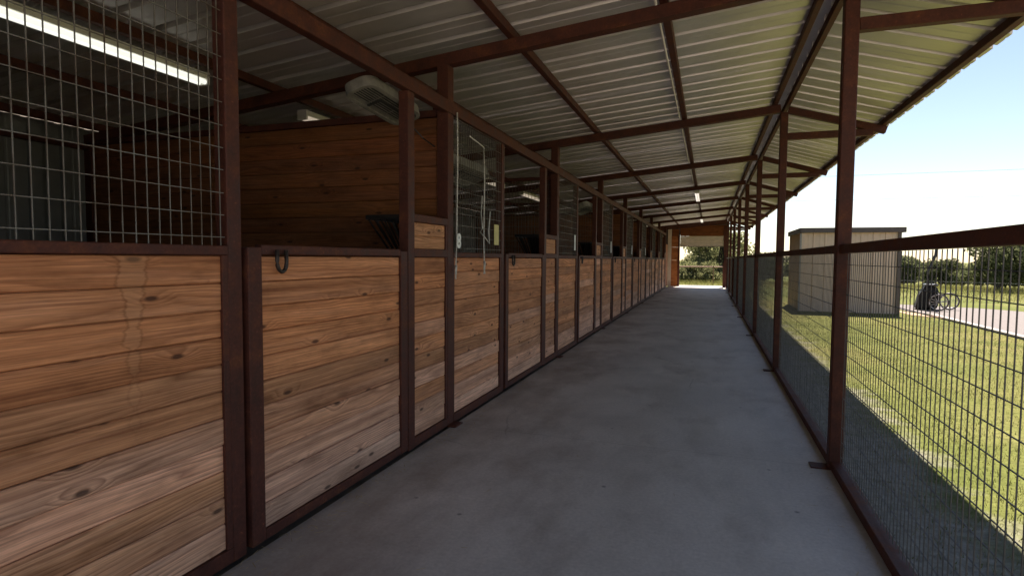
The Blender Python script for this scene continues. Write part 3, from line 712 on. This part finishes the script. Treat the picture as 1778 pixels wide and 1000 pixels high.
bx('fascia', -.10, -.061, -.11, sy1-sy0+.11, sh-.005, sh+.15, TRIM, sd); bx('fascia', sx1-sx0+.101, sx1-sx0+.14, -.11, sy1-sy0+.11, sh-.005, sh+.15, TRIM, sd)
bx('roof', -.06, sx1-sx0+.10, -.07, sy1-sy0+.07, sh+.02, sh+.12, TAN, sd)
bx('downspout', -.10, -.046, -.075, -.046, .0, sh-.02, KERBM, sd)

# ------------------------------------------------------------------ two-wheeled horse cart tipped up on its end
ct = thing('horse_cart', 'black two-wheeled horse cart parked with its shafts pointing up', 'cart', (6.75, 21.7, GZ+.012), rz=R(-12))
b_ = MB(); prof = [(-.36, .02), (.20, .04), (.30, .40), (.20, .74), (-.10, .80), (-.28, .45)]
b_.v = [(x-.02, -.32, z) for x, z in prof]+[(x-.02, .32, z) for x, z in prof]; k = len(prof)
b_.f = [tuple(range(k))[::-1], tuple(range(k, 2*k))]+[(i, (i+1) % k, k+(i+1) % k, k+i) for i in range(k)]
link('body', b_.mesh('body', .04), BLACKC, ct)
b_ = MB(); b_.box(-.16, .20, -.34, .34, .77, .83); link('seat', b_.mesh('seat', .02), BLACKM, ct)
for s in (-1, 1):
    b_ = MB(); b_.tube([(.0, .22*s, .5), (-.06+.02*s, .20*s, 1.2), (.12+.02*s, .2*s, 1.75), (.16, .18*s, 2.12)], .05, 6, True, .035); link('shaft', b_.mesh('shaft', 0, True), BLACKM, ct)
for s in (-1, 1):
    wl = thing('wheel', '', ''); del wl['label']; del wl['category']; wl.parent = ct; wl.location = (.38-.18*s, -.10-.38*s, .275)
    b_ = MB(); b_.tube([(.255*math.cos(2*math.pi*i/28), 0, .255*math.sin(2*math.pi*i/28)) for i in range(29)], .02, 6, False); link('tyre', b_.mesh('tyre', 0, True), BLACKM, wl)
    b_ = MB(); b_.tube([(.232*math.cos(2*math.pi*i/28), 0, .232*math.sin(2*math.pi*i/28)) for i in range(29)], .010, 5, False); link('rim', b_.mesh('rim', 0, True), GALV, wl)
    for i in range(12):
        b_ = MB(); a = math.pi*2*i/12; b_.tube([(0, 0, 0), (.23*math.cos(a), 0, .23*math.sin(a))], .005, 4); link('spoke', b_.mesh('spoke'), GALV, wl)
    b_ = MB(); b_.tube([(0, -.05, 0), (0, .05, 0)], .03, 8); link('hub', b_.mesh('hub'), BLACKM, wl)
b_ = MB(); b_.tube([(.56, .28, .275), (.2, -.48, .275)], .018, 6); link('axle', b_.mesh('axle'), BLACKM, ct)

# ------------------------------------------------------------------ field fences
def field_fence(p0, p1, npost, label, zs, hgt, toprail, group):
    p0, p1 = Vector(p0), Vector(p1)
    t = thing('field_fence', label, 'fence', (p0.x, p0.y, gz(p0.x, p0.y)), group); base = t.location
    P_ = []
    for i in range(npost):
        q = p0.lerp(p1, i/(npost-1)); z = gz(q.x, q.y); P_.append(Vector((q.x, q.y, z))-base)
        b_ = MB(); b_.tube([(0, 0, -.2), (0, 0, hgt+.04)], .03 if toprail else .022, 6); link('post', b_.mesh('post'), PIPE if toprail else TPOST, t, tuple(P_[-1]))
    for z in zs:
        b_ = MB(); b_.tube([tuple(p+Vector((0, -.03, z))) for p in P_], .0045, 4); link('wire', b_.mesh('wire'), WHITEC if z == zs[-1] and not toprail else WIRE, t)
    if toprail:
        b_ = MB(); b_.tube([tuple(p+Vector((0, 0, hgt))) for p in P_], .038, 8); link('top_rail', b_.mesh('top_rail', 0, True), PIPE, t)
field_fence((-9, 36.6, 0), (2.6, 38.2, 0), 6, 'rusty pipe fence with wires beyond the far doorway', (.2, .4, .6, .8, .95), 1.12, True, 'field fences')
field_fence((2.0, 37.2, 0), (26, 22.2, 0), 8, 'thin wire fence with dark steel posts beyond the gravel drive', (.3, .62), 1.15, False, 'field fences')

# ------------------------------------------------------------------ trees
def tree_meshes(seed, h_, w_, nclump, nleaf, leaf, lsz, trunk_h):
    rd = random.Random(seed); r_ = np.random.default_rng(seed)
    cl = []
    for i in range(nclump):
        a = rd.uniform(0, 2*math.pi); rr_ = w_/2*math.sqrt(rd.random())*.78
        top = 1-.45*(rr_/(w_/2))**2
        z = trunk_h+(h_*top-trunk_h)*rd.uniform(.08, .92); cl.append((Vector((rr_*math.cos(a), rr_*math.sin(a), z)), rd.uniform(.13, .24)*w_))
    b_ = MB(); b_.tube([(0, 0, -.4), (.05, .02, trunk_h*.6), (.0, .06, trunk_h*1.3), (.1, .0, h_*.6)], w_*.045, 7, True, w_*.015)
    for c, r in cl[:9]: b_.tube([(0, .03, trunk_h*rd.uniform(.5, 1.3)), tuple(c*.55+Vector((0, 0, trunk_h*.35))), tuple(c)], w_*.02, 5, True, .012)
    tm = b_.mesh('trunk', 0, True); tm.materials.append(BARK)
    nper = nleaf//nclump; V = []
    for c, r in cl:
        d = r_.normal(size=(nper, 3)); d /= np.linalg.norm(d, axis=1)[:, None]
        rad = r*(r_.random(nper)**.45); pos = d*rad[:, None]*np.array([1.15, 1.15, .75])+np.array(c)
        e1 = r_.normal(size=(nper, 3)); e1 /= np.linalg.norm(e1, axis=1)[:, None]
        e2 = np.cross(e1, r_.normal(size=(nper, 3))); e2 /= np.linalg.norm(e2, axis=1)[:, None]
        s = lsz*r_.uniform(.6, 1.4, nper)[:, None]
        V.append(np.stack([pos-e1*s, pos+e2*s*.55, pos+e1*s, pos-e2*s*.55], 1))
    V = np.concatenate(V).reshape(-1, 3); nq = len(V)//4
    me = bpy.data.meshes.new('crown'); me.vertices.add(len(V)); me.vertices.foreach_set('co', V.ravel())
    me.loops.add(nq*4); me.loops.foreach_set('vertex_index', np.arange(nq*4)); me.polygons.add(nq)
    me.polygons.foreach_set('loop_start', np.arange(nq)*4); me.update(calc_edges=True); me.materials.append(leaf)
    return tm, me
PROTO = [tree_meshes(11, 4.0, 4.6, 24, 6000, LEAF, .12, .75), tree_meshes(12, 3.6, 3.6, 18, 4600, LEAF2, .11, .35), tree_meshes(13, 4.8, 4.4, 26, 6000, LEAF2, .11, .45),
         tree_meshes(14, 3.4, 4.0, 20, 5000, LEAF, .12, .3), tree_meshes(15, 1.6, 2.6, 14, 3200, LEAF2, .10, .15)]
def ray_xy(u, dist):
    d = fw+rt*((u-889)/FPX); d.z = 0; d.normalize(); return d.x*dist, d.y*dist
def tree(u, dist, p, scl, label, name='oak_tree', cat='tree', group='trees beyond the fence', rz=None):
    x, y = ray_xy(u, dist); t = thing(name, label, cat, (x, y, gz(x, y)-.03), group, random.uniform(0, 6.28) if rz is None else rz)
    t.scale = (scl,)*3; link('trunk', PROTO[p][0], None, t); link('crown', PROTO[p][1], None, t)
TR = [  # seen through the far doorway, left to right
 (1166, 66, 3, .6, 'dark round tree at the left edge of the far doorway view'), (1184, 66, 3, .6, 'dark green tree at the left of the far doorway view'), (1198, 68, 1, .66, 'olive tree second from left in the far doorway view'),
 (1215, 60, 2, .74, 'pale tree near the middle of the far doorway view'), (1224, 54, 2, 1.12, 'tall pale tree right of centre in the far doorway view'), (1240, 50, 2, 1.15, 'tall leafy tree right in the far doorway view'), (1256, 52, 2, 1.12, 'pale tree at the right edge of the far doorway view'),
 (1283, 72, 3, 1.05, 'dark tree behind the far fence posts'), (1302, 80, 0, .95, 'low dark tree between far fence posts'), (1326, 68, 3, 1.05, 'dark rounded tree left of the shed above the fence rail'), (1348, 84, 0, 1.0, 'faint small tree just left of the shed'),
 (1545, 78, 0, .85, 'dark tree partly hidden by the shed right corner'), (1566, 70, 3, .95, 'dark tree just right of the shed'), (1588, 82, 0, .8, 'dark tree behind the cart shafts'), (1632, 68, 3, .85, 'tree right of the cart shafts'), (1650, 80, 0, .72, 'rounded tree between the cart and big oak'),
 (1672, 76, 1, .74, 'lighter tree left of the big oak'), (1732, 40, 0, .78, 'big dark oak at the right behind the wire fence'), (1792, 44, 0, .84, 'dark oak cut by the right edge of the picture'), (1845, 50, 3, 1.2, 'oak tree outside the right edge'), (1704, 80, 3, .8, 'tree far behind the big oak'), (1762, 74, 3, .85, 'tree far behind between the two oaks')]
for a in TR[:-3]+TR[-2:]: tree(*a)
for i, (u, d_, lb) in enumerate([(1182, 48, 'low bush at the left beyond the pipe fence'), (1198, 46, 'low bush left of centre beyond the pipe fence'), (1215, 49, 'low bush at the middle beyond the pipe fence'), (1232, 46, 'low bush right of centre beyond the pipe fence'), (1250, 48, 'low bush at the right beyond the pipe fence')]):
    tree(u, d_, 4, 1.0, lb, 'bush', 'bush', 'bushes beyond the pipe fence')

# ------------------------------------------------------------------ grass
def blades(name, n_, sampler, hmin, hmax, wd, mt, label):
    P_ = sampler(n_); n_ = len(P_)
    a = rng.uniform(0, 2*np.pi, n_); h_ = rng.uniform(hmin, hmax, n_); lean = rng.normal(0, .45, (n_, 2))*h_[:, None]
    dx = np.stack([np.cos(a), np.sin(a), np.zeros(n_)], 1)*(wd*rng.uniform(.6, 1.3, n_))[:, None]
    tip = P_+np.stack([lean[:, 0], lean[:, 1], h_], 1)
    V = np.stack([P_-dx, P_+dx, tip], 1).reshape(-1, 3)
    me = bpy.data.meshes.new(name); me.vertices.add(len(V)); me.vertices.foreach_set('co', V.ravel())
    me.loops.add(n_*3); me.loops.foreach_set('vertex_index', np.arange(n_*3)); me.polygons.add(n_); me.polygons.foreach_set('loop_start', np.arange(n_)*3)
    me.update(calc_edges=True); o = link(name, me, mt); o['kind'] = 'stuff'; o['label'] = label; o['category'] = 'grass'; return o
def lawn_s(n_):
    y = .4+18.8*rng.random(n_*2)**1.6; x = .97+5.15*rng.random(n_*2)
    dens = np.array([mnoise.noise((a*1.3, b_*1.3, 0)) for a, b_ in zip(x, y)]); keep = rng.random(len(x)) < (.55+.6*dens)*np.clip((x-.9)/1.1, .22, 1)
    x, y = x[keep][:n_], y[keep][:n_]; return np.stack([x, y, np.full(len(x), GZ-.004)], 1)
blades('lawn_grass', 90000, lawn_s, .012, .045, .0028, BLADE, 'short mown lawn grass beside the aisle fence')
def field_s(n_):
    pts = []
    while len(pts) < n_:
        x, y = random.uniform(-8, 34), random.uniform(23.5, 58)
        if y < 34.5 and x < 2.2: continue
        if y < 37-.62*(x-2)+(.5 if x > 2 else 0) and x > 2 : 
            if y < 26 or random.random() < .6: continue
        pts.append((x, y, gz(x, y)-.02))
    return np.array(pts)
blades('field_grass', 42000, field_s, .10, .38, .012, TALL, 'tall pale grass in the field beyond the fences')

# ------------------------------------------------------------------ power lines over the field
for i, (z, lb) in enumerate(((9.6, 'upper thin power line across the sky'), (7.4, 'lower thin power line across the sky'))):
    b_ = MB(); b_.tube([(-40+6*q, 62-.25*q, z-.9*math.sin(math.pi*q/30)*.5) for q in range(31)], .012, 4); o = link('power_line', b_.mesh('power_line'), TPOST); tag(o, lb, 'cable', 'power lines')

# ------------------------------------------------------------------ straw bits along the stall fronts and the fence rail
STRAW = leafmat('straw', (.30, .23, .12), (.55, .45, .27), .15)
n_ = 2600; ys_ = rng.uniform(.2, 31, n_); sd_ = rng.random(n_)
xs_ = np.where(sd_ < .72, XL+.03+np.abs(rng.normal(0, .10, n_)), np.where(sd_ < .9, .80-np.abs(rng.normal(0, .06, n_)), rng.uniform(XL, .8, n_)))
a_ = rng.uniform(0, np.pi, n_); L_ = rng.uniform(.006, .028, n_); W_ = rng.uniform(.001, .0022, n_)
d_ = np.stack([np.cos(a_), np.sin(a_), rng.normal(0, .08, n_)], 1)*L_[:, None]; e_ = np.stack([-np.sin(a_), np.cos(a_), np.zeros(n_)], 1)*W_[:, None]
p_ = np.stack([xs_, ys_, np.full(n_, .005)], 1); V_ = np.stack([p_-d_-e_, p_+d_-e_, p_+d_+e_, p_-d_+e_], 1).reshape(-1, 3)
me = bpy.data.meshes.new('loose_straw'); me.from_pydata(V_.tolist(), [], [(4*i, 4*i+1, 4*i+2, 4*i+3) for i in range(n_)])
o = link('loose_straw', me, STRAW); o['kind'] = 'stuff'; o['label'] = 'loose straw bits scattered along the foot of the stalls'; o['category'] = 'straw'
# conduit feeding the aisle lights
b_ = MB(); zc = raf_z(-.36)-.035
b_.tube([(-.415, Y0+S-.3, zc+.085), (-.415, 27.0, zc+.085)], .011, 6); o = link('conduit', b_.mesh('conduit', 0, True), GALV); tag(o, 'thin grey conduit running along the aisle purlin to the lights', 'conduit')
